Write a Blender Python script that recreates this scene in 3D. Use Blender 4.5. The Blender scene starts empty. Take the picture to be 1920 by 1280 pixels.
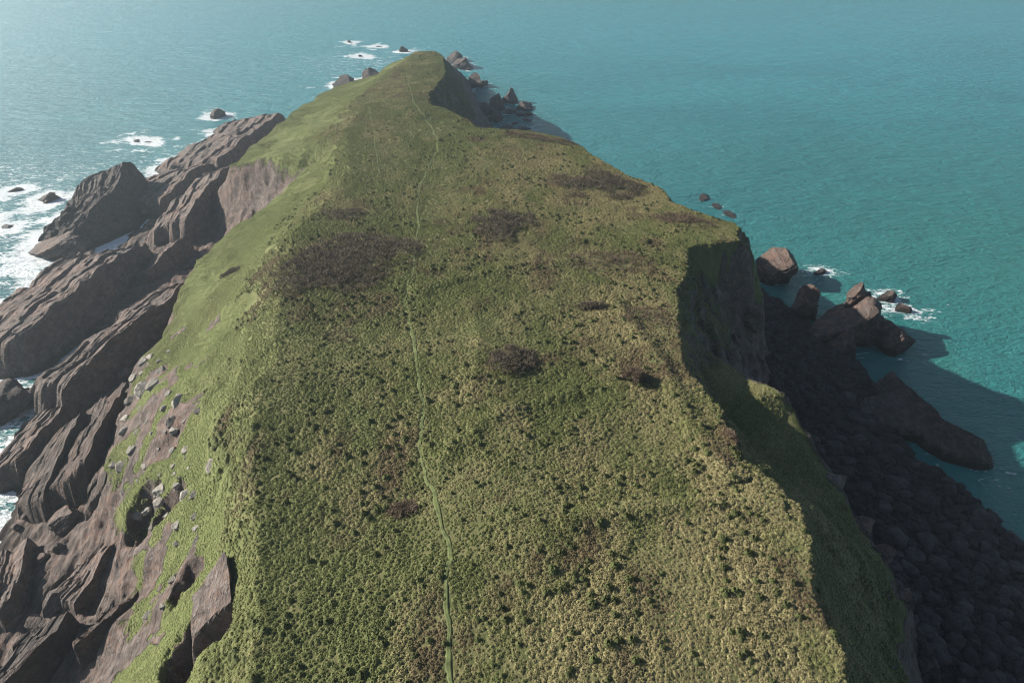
import bpy, bmesh, math, random
import numpy as np
from mathutils import Vector, kdtree

# ------------------------------------------------------------------ camera, world, sun, exposure
SC = bpy.context.scene
COL = SC.collection
PITCH, CAMZ, FPX = math.radians(34.0), 72.0, 1281.0
SUN_AZ, SUN_EL = math.radians(-78.0), math.radians(28.0)      # azimuth from +Y, negative = towards -X

cam = bpy.data.cameras.new('camera'); camo = bpy.data.objects.new('camera', cam); COL.objects.link(camo)
cam.sensor_width = 36.0; cam.lens = 36.0 * FPX / 1920.0; cam.clip_start = 0.5; cam.clip_end = 30000.0
camo.location = (0, 0, CAMZ); camo.rotation_euler = (math.pi / 2 - PITCH, 0, 0)
SC.camera = camo

world = bpy.data.worlds.new('World'); SC.world = world; world.use_nodes = True
wn = world.node_tree.nodes; wl = world.node_tree.links
sky = wn.new('ShaderNodeTexSky'); sky.sky_type = 'NISHITA'; sky.sun_disc = False
sky.sun_elevation = SUN_EL; sky.sun_rotation = SUN_AZ; sky.air_density = 1.0; sky.dust_density = 0.3; sky.ozone_density = 1.6
bgn = wn['Background']; bgn.inputs['Strength'].default_value = 0.05
wl.new(sky.outputs['Color'], bgn.inputs['Color'])

sun = bpy.data.lights.new('sun', 'SUN'); suno = bpy.data.objects.new('sun', sun); COL.objects.link(suno)
sun.energy = 5.0; sun.angle = math.radians(0.53); sun.color = (1.0, 0.95, 0.86)
sdir = Vector((math.sin(SUN_AZ) * math.cos(SUN_EL), math.cos(SUN_AZ) * math.cos(SUN_EL), math.sin(SUN_EL)))
suno.rotation_euler = sdir.to_track_quat('Z', 'Y').to_euler(); suno.location = sdir * 400

SC.view_settings.view_transform = 'Standard'; SC.view_settings.look = 'None'
SC.view_settings.exposure = 1.08; SC.view_settings.gamma = 1.0; SC.view_settings.use_curve_mapping = False
SC.cycles.use_denoising = True; SC.cycles.denoiser = 'OPENIMAGEDENOISE'; SC.cycles.denoising_input_passes = 'RGB_ALBEDO_NORMAL'
SC.cycles.max_bounces = 4; SC.cycles.diffuse_bounces = 1; SC.cycles.glossy_bounces = 1
SC.cycles.transmission_bounces = 2; SC.cycles.volume_bounces = 0; SC.cycles.transparent_max_bounces = 4
SC.cycles.filter_width = 1.15
SC.cycles.sample_clamp_indirect = 4.0

# ------------------------------------------------------------------ helpers
def at(u, v, z):
    """point of the place that the photograph shows at (u, v), if it stands z metres above the sea"""
    a = (u - 960) / FPX; b = (640 - v) / FPX
    y = math.cos(PITCH) + b * math.sin(PITCH); d = math.sin(PITCH) - b * math.cos(PITCH)
    t = (CAMZ - z) / d
    return (a * t, y * t, z)

def _h(ix, iy, iz, seed):
    n = (ix.astype(np.int64) * 374761393 + iy.astype(np.int64) * 668265263 + iz.astype(np.int64) * 2147483647 + seed * 974634777) & 0xffffffff
    n = ((n ^ (n >> 13)) * 1274126177) & 0xffffffff
    n = ((n ^ (n >> 16)) * 2246822519) & 0xffffffff
    return ((n ^ (n >> 15)) & 0xffffff) / float(0xffffff)

def vn2(x, y, seed=0):
    ix = np.floor(x); iy = np.floor(y); fx = x - ix; fy = y - iy
    fx = fx * fx * fx * (fx * (fx * 6 - 15) + 10); fy = fy * fy * fy * (fy * (fy * 6 - 15) + 10)
    z0 = np.zeros_like(ix)
    a = _h(ix, iy, z0, seed); b = _h(ix + 1, iy, z0, seed); c = _h(ix, iy + 1, z0, seed); d = _h(ix + 1, iy + 1, z0, seed)
    return ((a + (b - a) * fx) * (1 - fy) + (c + (d - c) * fx) * fy) * 2 - 1

def fbm2(x, y, seed=0, o=4, g=0.5):
    s = 0; a = 1; t = 0
    for k in range(o):
        s = s + a * vn2(x * 2 ** k + 17.3 * k, y * 2 ** k - 9.1 * k, seed + k); t += a; a *= g
    return s / t

def vn3(p, seed=0):
    i = np.floor(p); f = p - i; f = f * f * (3 - 2 * f)
    r = 0
    for dx in (0, 1):
        for dy in (0, 1):
            for dz in (0, 1):
                w = (f[:, 0] if dx else 1 - f[:, 0]) * (f[:, 1] if dy else 1 - f[:, 1]) * (f[:, 2] if dz else 1 - f[:, 2])
                r = r + w * _h(i[:, 0] + dx, i[:, 1] + dy, i[:, 2] + dz, seed)
    return r * 2 - 1

def fbm3(p, seed=0, o=4, g=0.5):
    s = 0; a = 1; t = 0
    for k in range(o):
        s = s + a * vn3(p * 2 ** k + 11.7 * k, seed + k); t += a; a *= g
    return s / t

def cell2(x, y, seed=0):
    """random value per Voronoi cell and distance to the cell border"""
    ix = np.floor(x); iy = np.floor(y)
    d1 = np.full(x.shape, 9.0); d2 = np.full(x.shape, 9.0); v = np.zeros(x.shape)
    for dx in (-1, 0, 1):
        for dy in (-1, 0, 1):
            cx = ix + dx; cy = iy + dy; z0 = np.zeros_like(cx)
            px = cx + _h(cx, cy, z0, seed); py = cy + _h(cx, cy, z0 + 1, seed)
            d = np.hypot(px - x, py - y); val = _h(cx, cy, z0 + 2, seed)
            n = d < d1
            d2 = np.where(n, d1, np.minimum(d2, d)); v = np.where(n, val, v); d1 = np.where(n, d, d1)
    return v, d2 - d1

def sst(a, b, x):
    t = np.clip((x - a) / (b - a), 0, 1); return t * t * (3 - 2 * t)

def mesh_np(name, V, F, smooth=True):
    me = bpy.data.meshes.new(name)
    V = np.asarray(V, dtype=np.float32); F = np.asarray(F, dtype=np.int32); k = F.shape[1]
    me.vertices.add(len(V)); me.vertices.foreach_set('co', V.ravel())
    me.loops.add(F.size); me.loops.foreach_set('vertex_index', F.ravel())
    me.polygons.add(len(F)); me.polygons.foreach_set('loop_start', np.arange(0, F.size, k, dtype=np.int32))
    me.polygons.foreach_set('loop_total', np.full(len(F), k, dtype=np.int32))
    me.polygons.foreach_set('use_smooth', np.full(len(F), smooth, dtype=bool))
    me.update(calc_edges=True); me.validate()
    return me

def grid_faces(nr, nc):
    r, c = np.meshgrid(np.arange(nr - 1), np.arange(nc - 1), indexing='ij')
    a = (r * nc + c).ravel()
    return np.stack([a, a + 1, a + nc + 1, a + nc], 1)

def link(name, me, mat=None, parent=None):
    o = bpy.data.objects.new(name, me); COL.objects.link(o)
    if mat is not None and not me.materials: me.materials.append(mat)
    if parent is not None: o.parent = parent
    return o

def tag(o, label=None, cat=None, group=None, kind=None):
    if label: o['label'] = label
    if cat: o['category'] = cat
    if group: o['group'] = group
    if kind: o['kind'] = kind
    return o

def colattr(me, name, arr):
    a = me.attributes.new(name, 'FLOAT_COLOR', 'POINT')
    b = np.ones((len(me.vertices), 4), dtype=np.float32); b[:, :arr.shape[1]] = arr
    a.data.foreach_set('color', b.ravel())

# ------------------------------------------------------------------ materials
class NT:
    def __init__(s, name):
        s.m = bpy.data.materials.new(name); s.m.use_nodes = True
        s.t = s.m.node_tree; s.n = s.t.nodes; s.l = s.t.links
        s.b = s.n['Principled BSDF']; s.out = s.n['Material Output']
        s.pos = s.n.new('ShaderNodeNewGeometry')
    def put(s, sock, v):
        if isinstance(v, bpy.types.NodeSocket): s.l.new(v, sock)
        elif isinstance(v, (tuple, list)) and len(v) == 3 and sock.type == 'RGBA': sock.default_value = (*v, 1)
        else: sock.default_value = v
    def vec(s, scale, rot=(0, 0, 0), v=None):
        m = s.n.new('ShaderNodeMapping'); s.put(m.inputs[0], v if v is not None else s.pos.outputs['Position'])
        m.inputs['Scale'].default_value = scale if isinstance(scale, (tuple, list)) else (scale,) * 3
        m.inputs['Rotation'].default_value = rot
        return m.outputs[0]
    def noise(s, vec, detail=4, rough=0.55, dist=0.0, scale=1.0):
        n = s.n.new('ShaderNodeTexNoise'); s.l.new(vec, n.inputs['Vector'])
        n.inputs['Scale'].default_value = scale; n.inputs['Detail'].default_value = detail
        n.inputs['Roughness'].default_value = rough; n.inputs['Distortion'].default_value = dist
        return n.outputs['Fac']
    def vor(s, vec, feature='F1', out='Distance', scale=1.0, rnd=1.0):
        n = s.n.new('ShaderNodeTexVoronoi'); n.feature = feature; s.l.new(vec, n.inputs['Vector'])
        n.inputs['Scale'].default_value = scale; n.inputs['Randomness'].default_value = rnd
        return n.outputs[out]
    def ramp(s, f, a, b, smooth=True):
        n = s.n.new('ShaderNodeMapRange'); n.interpolation_type = 'SMOOTHSTEP' if smooth else 'LINEAR'
        s.put(n.inputs['Value'], f); n.inputs['From Min'].default_value = a; n.inputs['From Max'].default_value = b
        return n.outputs['Result']
    def math(s, op, a, b=None):
        n = s.n.new('ShaderNodeMath'); n.operation = op; s.put(n.inputs[0], a)
        if b is not None: s.put(n.inputs[1], b)
        return n.outputs[0]
    def mix(s, f, a, b, mode='MIX'):
        n = s.n.new('ShaderNodeMix'); n.data_type = 'RGBA'; n.blend_type = mode
        s.put(n.inputs['Factor'], f); s.put(n.inputs['A'], a); s.put(n.inputs['B'], b)
        return n.outputs['Result']
    def sep(s, c):
        n = s.n.new('ShaderNodeSeparateColor'); s.l.new(c, n.inputs[0]); return n.outputs
    def xyz(s, v):
        n = s.n.new('ShaderNodeSeparateXYZ'); s.l.new(v, n.inputs[0]); return n.outputs
    def attr(s, name, typ='GEOMETRY'):
        n = s.n.new('ShaderNodeAttribute'); n.attribute_name = name; n.attribute_type = typ; return n.outputs
    def bump(s, h, dist, strength=1.0, normal=None):
        n = s.n.new('ShaderNodeBump'); s.l.new(h, n.inputs['Height']); n.inputs['Distance'].default_value = dist
        n.inputs['Strength'].default_value = strength
        if normal is not None: s.l.new(normal, n.inputs['Normal'])
        return n.outputs['Normal']
    def fin(s, col, rough=0.9, normal=None, spec=0.25):
        s.put(s.b.inputs['Base Color'], col); s.put(s.b.inputs['Roughness'], rough)
        s.b.inputs['Specular IOR Level'].default_value = spec
        if normal is not None: s.l.new(normal, s.b.inputs['Normal'])
        return s.m

def rock_nodes(T, warm=0.5, lichen=0.35, lum=1.0):
    """weathered bedded sandstone; strike along Y, dipping to the west; dark and wet near the sea"""
    big = T.noise(T.vec(0.12), 3); mid = T.noise(T.vec(0.7), 5, 0.65)
    bed = T.noise(T.vec((2.6, 0.22, 2.6), (0, math.radians(38), 0)), 5, 0.6, 0.4)
    c = T.mix(T.ramp(big, 0.35, 0.65), (0.165 + .03 * warm, 0.134, 0.116 - .012 * warm), (0.235 + .06 * warm, 0.165, 0.135 - .02 * warm))
    c = T.mix(T.ramp(bed, 0.35, 0.7), c, (0.29, 0.245, 0.22))
    c = T.mix(T.math('MULTIPLY', T.ramp(mid, 0.6, 0.42), 0.6), c, (0.085, 0.072, 0.066))
    li = T.noise(T.vec(1.9), 6, 0.7)
    z = T.xyz(T.pos.outputs['Position'])[2]
    hi = T.ramp(z, 3.0, 8.0)
    c = T.mix(T.math('MULTIPLY', T.math('MULTIPLY', T.ramp(li, 0.56, 0.68), hi), lichen * 1.6), c, (0.36, 0.345, 0.31))
    zz = T.math('ADD', z, T.math('MULTIPLY', T.math('SUBTRACT', mid, 0.5), 3.0))
    wet = T.ramp(zz, 1.9, 0.4)
    c = T.mix(T.math('MULTIPLY', wet, 0.85), c, (0.028, 0.022, 0.018))
    crack = T.vor(T.vec((0.75, 0.2, 0.75), (0, math.radians(38), 0.15)), 'DISTANCE_TO_EDGE')
    cr = T.ramp(crack, 0.0, 0.06)
    c = T.mix(T.math('MULTIPLY', T.math('SUBTRACT', 1.0, cr), 0.22), c, (0.04, 0.033, 0.03))
    fine = T.noise(T.vec((9, 2.4, 9), (0, math.radians(38), 0)), 5, 0.65)
    h = T.math('ADD', T.math('MULTIPLY', bed, 0.9), T.math('ADD', T.math('MULTIPLY', mid, 0.6), T.math('ADD', T.math('MULTIPLY', cr, 0.14), T.math('MULTIPLY', fine, 0.5))))
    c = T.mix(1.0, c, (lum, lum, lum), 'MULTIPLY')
    rough = T.math('SUBTRACT', 0.88, T.math('MULTIPLY', wet, 0.5))
    return c, h, rough

def make_rock_mat(name, warm, lichen, lum=1.0):
    T = NT(name); c, h, r = rock_nodes(T, warm, lichen, lum)
    return T.fin(c, r, T.bump(h, 0.95), 0.3)

M = {}
M['rock'] = make_rock_mat('sandstone', 0.75, 0.3, 1.08)
M['rock_red'] = make_rock_mat('red_sandstone', 1.0, 0.06, 0.72)
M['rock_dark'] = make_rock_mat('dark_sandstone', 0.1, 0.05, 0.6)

def boulder_mat(name, a, b, lich):
    T = NT(name)
    n = T.noise(T.vec(1.3), 4); f = T.noise(T.vec(5.0), 5, 0.7)
    c = T.mix(T.ramp(n, 0.35, 0.65), a, b)
    oi = T.n.new('ShaderNodeObjectInfo'); k = T.math('ADD', 0.6, T.math('MULTIPLY', oi.outputs['Random'], 0.8)); c = T.mix(1.0, c, k, 'MULTIPLY')
    c = T.mix(T.math('MULTIPLY', T.ramp(f, 0.5, 0.62), lich), c, (0.42, 0.41, 0.38))
    return T.fin(c, 0.9, T.bump(T.math('ADD', n, T.math('MULTIPLY', f, 0.4)), 0.25), 0.2)
M['boulder'] = boulder_mat('lichened_boulder', (0.22, 0.20, 0.17), (0.29, 0.255, 0.21), 0.35)
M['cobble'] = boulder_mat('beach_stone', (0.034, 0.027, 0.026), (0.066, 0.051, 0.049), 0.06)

def terrain_mat():
    T = NT('headland')
    mk = T.sep(T.attr('mask')['Color']); rockm, lush, beach = mk[0], mk[1], mk[2]
    rc, rh, rr = rock_nodes(T, 0.6, 0.45, 0.72)
    n1 = T.noise(T.vec(0.09), 3); n2 = T.noise(T.vec(0.8), 5, 0.65); n3 = T.noise(T.vec(4.0), 5, 0.7)
    turf = T.mix(T.ramp(n2, 0.35, 0.65), (0.075, 0.085, 0.030), (0.165, 0.15, 0.068))
    turf = T.mix(T.math('MULTIPLY', T.ramp(n1, 0.45, 0.65), 0.5), turf, (0.12, 0.115, 0.05))
    lg = T.mix(T.ramp(n2, 0.35, 0.7), (0.105, 0.125, 0.040), (0.165, 0.17, 0.068))
    lg = T.mix(T.math('MULTIPLY', T.ramp(n1, 0.5, 0.66), 0.55), lg, (0.17, 0.165, 0.075))
    lg = T.mix(T.math('MULTIPLY', T.ramp(n3, 0.52, 0.36), 0.5), lg, (0.06, 0.085, 0.025))
    g = T.mix(lush, turf, lg)
    rm = T.math('ADD', rockm, T.math('MULTIPLY', T.math('SUBTRACT', n2, 0.5), 1.5))
    rm = T.ramp(rm, 0.42, 0.58)
    c = T.mix(rm, g, rc)
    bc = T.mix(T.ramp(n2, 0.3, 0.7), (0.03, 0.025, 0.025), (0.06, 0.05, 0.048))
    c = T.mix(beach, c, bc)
    gh = T.math('ADD', T.math('MULTIPLY', n2, 0.3), T.math('MULTIPLY', n3, 0.25))
    mixh = T.n.new('ShaderNodeMix'); T.put(mixh.inputs[0], rm); T.put(mixh.inputs[2], gh); T.put(mixh.inputs[3], rh)
    return T.fin(c, 0.92, T.bump(mixh.outputs[0], 0.4), 0.15)
M['terrain'] = terrain_mat()

def leaf_mat(name, col_attr=None, typ='GEOMETRY', col=None, transl=0.32):
    T = NT(name)
    if col_attr: c = T.attr(col_attr, typ)['Color']
    else:
        n = T.noise(T.vec(1.4), 4); c = T.mix(T.ramp(n, 0.3, 0.7), col[0], col[1])
    T.fin(c, 0.75, None, 0.2)
    if transl:
        tr = T.n.new('ShaderNodeBsdfTranslucent'); T.l.new(c, tr.inputs['Color'])
        ms = T.n.new('ShaderNodeMixShader'); ms.inputs[0].default_value = transl
        T.l.new(T.b.outputs[0], ms.inputs[1]); T.l.new(tr.outputs[0], ms.inputs[2]); T.l.new(ms.outputs[0], T.out.inputs['Surface'])
    return T.m
M['tussock'] = leaf_mat('tussock_blades', 'tint', 'INSTANCER')
M['twig_dark'] = leaf_mat('bare_thorn_twigs', None, col=((0.085, 0.064, 0.043), (0.150, 0.116, 0.080)), transl=0.0)
M['twig_brown'] = leaf_mat('russet_bramble', None, col=((0.105, 0.075, 0.050), (0.20, 0.145, 0.095)), transl=0.1)
M['stem'] = leaf_mat('thorn_stems', None, col=((0.05, 0.04, 0.035), (0.08, 0.065, 0.055)), transl=0.0)
M['path'] = leaf_mat('trodden_grass', None, col=((0.055, 0.068, 0.024), (0.135, 0.155, 0.055)), transl=0.0)

# ------------------------------------------------------------------ the headland: long feature lines, (y, x, z) each
LN = {}
LN['L3'] = [(5,-15,28.5),(24.8,-17.5,28.5),(32.3,-19.7,28.3),(43.3,-23.1,28),(57.2,-26.4,28),(69.8,-28.3,28),(83.6,-31.2,28),(93.8,-33.2,28),(106.2,-31.8,27),(119.7,-31.1,26.5),(132.6,-32.8,26),(149.8,-37.5,26),(174.9,-36.5,25),(217.8,-35.7,23),(253.9,-34.4,22),(276,-34,17),(300,-33,3),(330,-33,-3)]
LN['L2'] = [(5,-33,13),(37.3,-35.5,12.5),(43.5,-38,12.5),(53,-44,12.5),(60.8,-49.2,12),(73.2,-54.1,12),(86,-54.6,13),(98.8,-55.3,14),(110.3,-56.8,15),(119.6,-52.7,17),(126.2,-48.4,18),(134,-44.5,20.5),(143,-44.5,21),(149,-54,20.5),(155,-65,17),(165.3,-63.5,18),(186.2,-62,18),(203.8,-60.6,18),(226.4,-57.5,17),(237,-50,17),(242,-44,18),(250,-46,17),(263.3,-45.5,15.5),(277,-40,13),(300,-38,2),(330,-38,-4)]
LN['L1b'] = [(5,-42,6),(37,-42,6),(50,-48,6),(60,-54,5),(73,-58.5,5),(86,-58.5,5),(110,-60.5,5),(120,-60,4),(128,-62,3),(137,-64,3),(145,-67,3),(150,-71,4),(156,-75,4),(186,-67.5,4),(226,-63.5,3.5),(237,-58,3),(243,-54,3),(265,-52,2),(300,-46,-1),(330,-46,-5)]
LN['L1'] = [(5,-60,0),(40.7,-59,0.2),(61,-67.5,0.2),(73,-71,0.2),(90,-72.5,0),(103,-75,0.4),(112,-80,1.2),(131,-86,1.4),(150,-91,1.2),(170,-89,1.0),(193,-82,0.5),(228,-75,0),(250,-64,-1),(275,-57,-2),(300,-52,-3),(330,-52,-6)]
LN['R1'] = [(5,22,28.5),(24.8,21.7,28.5),(30.9,22.1,28.5),(36.8,23.2,28.5),(39.7,23.5,28.5),(43.8,21.8,28.5),(47.9,20.5,28.5),(54.3,19.8,28.5),(61.9,18.3,28.5),(69.8,19.5,28),(77,21.3,28),(83.6,23.8,28),(89.6,25.2,28),(91.3,33.6,28),(99.9,34.6,27),(104.5,30.5,27),(108.5,26.6,27),(118.3,25.6,26),(126.6,20.9,26),(137.4,15.8,26),(149.6,10.5,25.5),(153,4.8,25.5),(157.1,-8.6,25),(163.4,-10.1,25),(169.2,-14.3,25),(176.3,-20.2,25),(187.1,-22,24.5),(200.6,-20.8,24),(219.1,-19.9,23.5),(248.7,-24.6,22.5),(258.4,-28,21.6),(276,-29,17),(300,-30,9),(330,-30,-3)]
LN['G'] = [(5,27,22),(30,28,22),(40,29.5,22.5),(47.9,26.5,22.5),(54.3,24.5,22.2),(60,22.5,23.2),(65,21.5,25),(70,22.5,25),(77,24.5,24),(84,27,22.5),(90,30,22),(92,35.5,25.5),(100,36.5,25),(108,30,23),(118,28.5,23),(137,19,22),(150,13.5,22),(156,-3,21),(165,-7,20),(176,-16.5,20),(187,-18.5,20),(219,-16.5,18),(248,-20.5,18),(276,-24.5,14),(300,-26,8),(330,-27,-4)]
LN['S'] = [(5,34,14),(32.3,34,14),(40.7,38,14),(44.9,37.2,15),(49.6,36.6,16),(53.1,34.8,18),(56.9,33,20.2),(59.1,31.8,22),(60.9,31,23.8),(64.8,27.6,24.3),(68,25.5,24),(71,26,21),(77,30,17),(84,33,15),(90,36,15),(93,39.5,17),(100,40.5,17),(108,35,16),(118,33,16),(137,24,15),(150,18,15),(156,2,12),(165,-2,11),(176,-11,11),(187,-13,11),(219,-11,10),(248,-16,10),(276,-19.5,9),(300,-21,5),(330,-24,-5)]
LN['R2'] = [(5,40,4.5),(32,40,4.5),(41,42.5,4.5),(50,42.5,4.5),(57,40,4.8),(61,37.5,5),(66,38,5),(75,40,5),(90,43,5),(100,45,4.5),(115,42,3),(125,38,2),(137,30,1),(150,24,0.5),(157,9,0.2),(165,4,0),(176,-4,0),(190,-6,0),(219,-5,0),(240,-6,-0.3),(260,-11,0),(285,-15,0),(310,-18,-1),(330,-20,-6)]
LN['R3'] = [(5,70,0),(63.8,66,0),(69.8,64.5,0),(76.4,60,0),(90.6,61,0),(98.2,62,0),(107,60,0),(116,57,0),(129,52,0),(145,42,0),(153,32,-0.5),(160,18,-0.8),(170,12,-0.8),(190,2,-0.8),(219,1,-0.8),(240,0,-0.8),(260,-6,-1),(285,-12,-2),(310,-14,-5),(330,-14,-7)]
ORDER = ['L0', 'L1', 'L1b', 'L2', 'L3', 'C', 'R1', 'G', 'S', 'R2', 'R3', 'R4']
def line_at(k, y):
    if k == 'L0': x, z = line_at('L1', y); return x - 22, z * 0 - 8
    if k == 'R4': x, z = line_at('R3', y); return x + 26, z * 0 - 7
    if k == 'C':
        xa, za = line_at('L3', y); xb, zb = line_at('R1', y); return xa * 0.45 + xb * 0.55, (za + zb) / 2 + np.clip((xb - xa) / 40, 0, 1) * 0.8
    a = np.array(LN[k]); return np.interp(y, a[:, 0], a[:, 1]), np.interp(y, a[:, 0], a[:, 2])

BANKS = []                                                     # low old field banks: (points, height, half width)
HOLLOWS = []                                                  # (x, y, radius x, radius y, depth): chasms eaten into the west slope
def height(x, y, detail=True):
    x = np.asarray(x, float); y = np.asarray(y, float)
    wx = fbm2(x / 9, y / 9, 3, 4) * 1.6 + fbm2(x / 2.2, y / 2.2, 8, 3) * 0.5
    wy = fbm2(x / 7, y / 7, 5, 4) * 1.8
    xw = x + wx; yw = y + wy
    X = []; Z = []
    for k in ORDER:
        a, b = line_at(k, yw)
        if X: a = np.maximum(a, X[-1] + 0.3)
        X.append(a); Z.append(b)
    z = Z[0].copy(); s = np.zeros_like(z)
    for k in range(1, len(ORDER)):
        t = np.clip((xw - X[k - 1]) / (X[k] - X[k - 1]), 0, 1); on = xw > X[k - 1]
        z = np.where(on, Z[k - 1] + (Z[k] - Z[k - 1]) * t, z); s = np.where(on, k - 1 + t, s)
    if detail:
        plat = sst(2.9, 4.1, s) * (1 - sst(5.9, 6.3, s))
        rocky = np.clip((1 - sst(2.6, 3.15, s)) * sst(0.5, 1.2, s) + 0.6 * sst(7.9, 8.4, s) * (1 - sst(8.7, 9.1, s)), 0, 1)
        rocky = np.maximum(rocky, 0.5 * sst(6.15, 6.6, s) * (1 - sst(8.7, 9.1, s)) * sst(-.1, .3, fbm2(x / 6, y / 6, 26, 3)))
        rocky = np.maximum(rocky, 0.8 * sst(66, 72, y) * sst(103, 98, y) * sst(6.25, 6.6, s) * (1 - sst(8.7, 9.1, s)))
        slope = np.clip(1 - plat - rocky, 0, 1)
        z = z + plat * (fbm2(x / 14, y / 14, 21, 3) * 0.5 + fbm2(x / 1.1, y / 1.1, 22, 2) * 0.10)
        z = z + slope * (fbm2(x / 5, y / 5, 23, 4) * 0.6)
        rid = 1 - np.abs(fbm2(x / 3.0, y / 6.0, 24, 4))
        z = z + rocky * (rid - 0.72) * np.where(s < 4, 2.0, 3.6)
        for (B, bh, bw) in BANKS:
            for (p0, p1) in zip(B[:-1], B[1:]):
                dx, dy = p1[0] - p0[0], p1[1] - p0[1]; ll = dx * dx + dy * dy
                k = np.where((x > min(p0[0], p1[0]) - 5) & (x < max(p0[0], p1[0]) + 5) & (y > min(p0[1], p1[1]) - 5) & (y < max(p0[1], p1[1]) + 5))[0]
                if len(k):
                    tq = ((x[k] - p0[0]) * dx + (y[k] - p0[1]) * dy) / ll
                    z[k] += bh * np.exp(-(np.hypot(x[k] - p0[0] - dx * tq, y[k] - p0[1] - dy * tq) / bw) ** 2) * ((tq >= 0) & (tq < 1))
        for (hx, hy, ra, rb, dp) in HOLLOWS:
            k = np.where((np.abs(x - hx) < ra * 1.6) & (np.abs(y - hy) < rb * 1.6) & (z > 3))[0]
            if len(k): z[k] -= dp * sst(1.25, 0.45, np.hypot((x[k] - hx) / ra, (y[k] - hy) / rb) + 0.35 * fbm2(x[k] / 2.5, y[k] / 2.5, 61, 4) + 0.25 * fbm2(x[k] / .8, y[k] / .8, 62, 3))
    return z, s

def Hz(x, y):
    z, s = height(np.array([x]), np.array([y])); return float(z[0])

def surf(u, v, z0=18.0):
    for _ in range(14):                                        # where that line of sight meets the slope
        X, Y, _z = at(u, v, z0); z0 = 0.5 * z0 + 0.5 * min(30, max(2, Hz(X, Y)))
    return X, Y, z0
_q = [(surf(335, 1235), 2.4, 3.4, 5.0), (surf(400, 1182), 2.0, 1.6, 4.5), (surf(352, 1080), 1.8, 2.0, 2.4), (surf(268, 958), 2.0, 3.2, 2.8), (surf(318, 945), 2.2, 1.4, 2.2)]
HOLLOWS += [(p[0], p[1], ra, rb, dp) for (p, ra, rb, dp) in _q]
BANKS += [([at(u, v, 28.8)[:2] for u, v in l], bh, bw) for l, bh, bw in (
    (((770, 548), (900, 512), (1000, 492), (1090, 486)), 0.3, 1.1), (((812, 880), (880, 815), (960, 770), (1080, 735)), 0.25, 1.0),
    (((1050, 985), (1200, 958), (1340, 938), (1470, 945)), 0.35, 0.9), (((880, 560), (900, 640), (880, 760)), 0.2, 0.9), (((1150, 560), (1230, 660), (1300, 800), (1380, 900)), 0.4, 1.2))]
def bare(x, y, s):                                            # bare red earth and rock breaking the lower west slope
    return sst(0.02, 0.22, fbm2(x / 4.5, y / 4.5, 71, 4) + 0.22 * (1 - sst(3.0, 3.45, s)) - 0.17) * (1 - sst(3.45, 3.75, s)) * sst(2.7, 2.9, s) * sst(96, 78, y)
NR, NC = 640, 860
yr = np.exp(np.linspace(math.log(9), math.log(318), NR))
x0, _ = line_at('L0', yr); x1, _ = line_at('R4', yr)
tt = np.linspace(0, 1, NC)
GX = x0[:, None] + (x1 - x0)[:, None] * tt[None, :]; GY = np.repeat(yr[:, None], NC, 1)
z, s = height(GX.ravel(), GY.ravel())
gx, gy = GX.ravel(), GY.ravel()
zg = z.reshape(NR, NC)
steep = np.hypot(np.gradient(zg, axis=1) / np.gradient(GX, axis=1), np.gradient(zg, axis=0) / np.gradient(GY, axis=0)).ravel()
pn = fbm2(gx / 6, gy / 6, 31, 4)
rockm = np.clip(1 - sst(2.45, 3.3, s + 0.35 * pn), 0, 1)                                      # western shore platform
rockm = np.maximum(rockm, sst(7.7, 8.2, s))                                           # lower sea cliff, east
rockm = np.maximum(rockm, sst(0.95, 1.9, steep) * sst(-0.4, 0.1, pn) * (s > 6) * 0.9)
rockm = np.maximum(rockm, sst(1.3, 2.2, steep) * 0.8 * (s < 4) * sst(-.35, .2, pn))
rockm = np.maximum(rockm, ((gy > 66) & (gy < 103) & (s > 6.35) & (s < 9)) * sst(-0.3, 0.05, pn))
rockm = np.maximum(rockm, sst(0.7, 1.1, steep) * ((gy > 152) & (s > 6.1)))
for (hx, hy, ra, rb, dp) in HOLLOWS: rockm = np.maximum(rockm, sst(1.25, 0.85, np.hypot((gx - hx) / ra, (gy - hy) / rb) + 0.35 * fbm2(gx / 2.5, gy / 2.5, 61, 4)))
rockm = np.maximum(rockm, 0.85 * bare(gx, gy, s))
lush = np.clip(sst(2.7, 3.1, s) * (1 - sst(3.75, 4.1, s)) + sst(5.97, 6.15, s) * 0.25, 0, 1)
beach = sst(8.85, 9.1, s)
terr = link('terrain', mesh_np('terrain', np.stack([gx, gy, z], 1), grid_faces(NR, NC)), M['terrain'])
colattr(terr.data, 'mask', np.stack([rockm, lush, beach], 1))
tag(terr, 'grass covered headland with rocky shores running out to sea', kind='structure')

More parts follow.
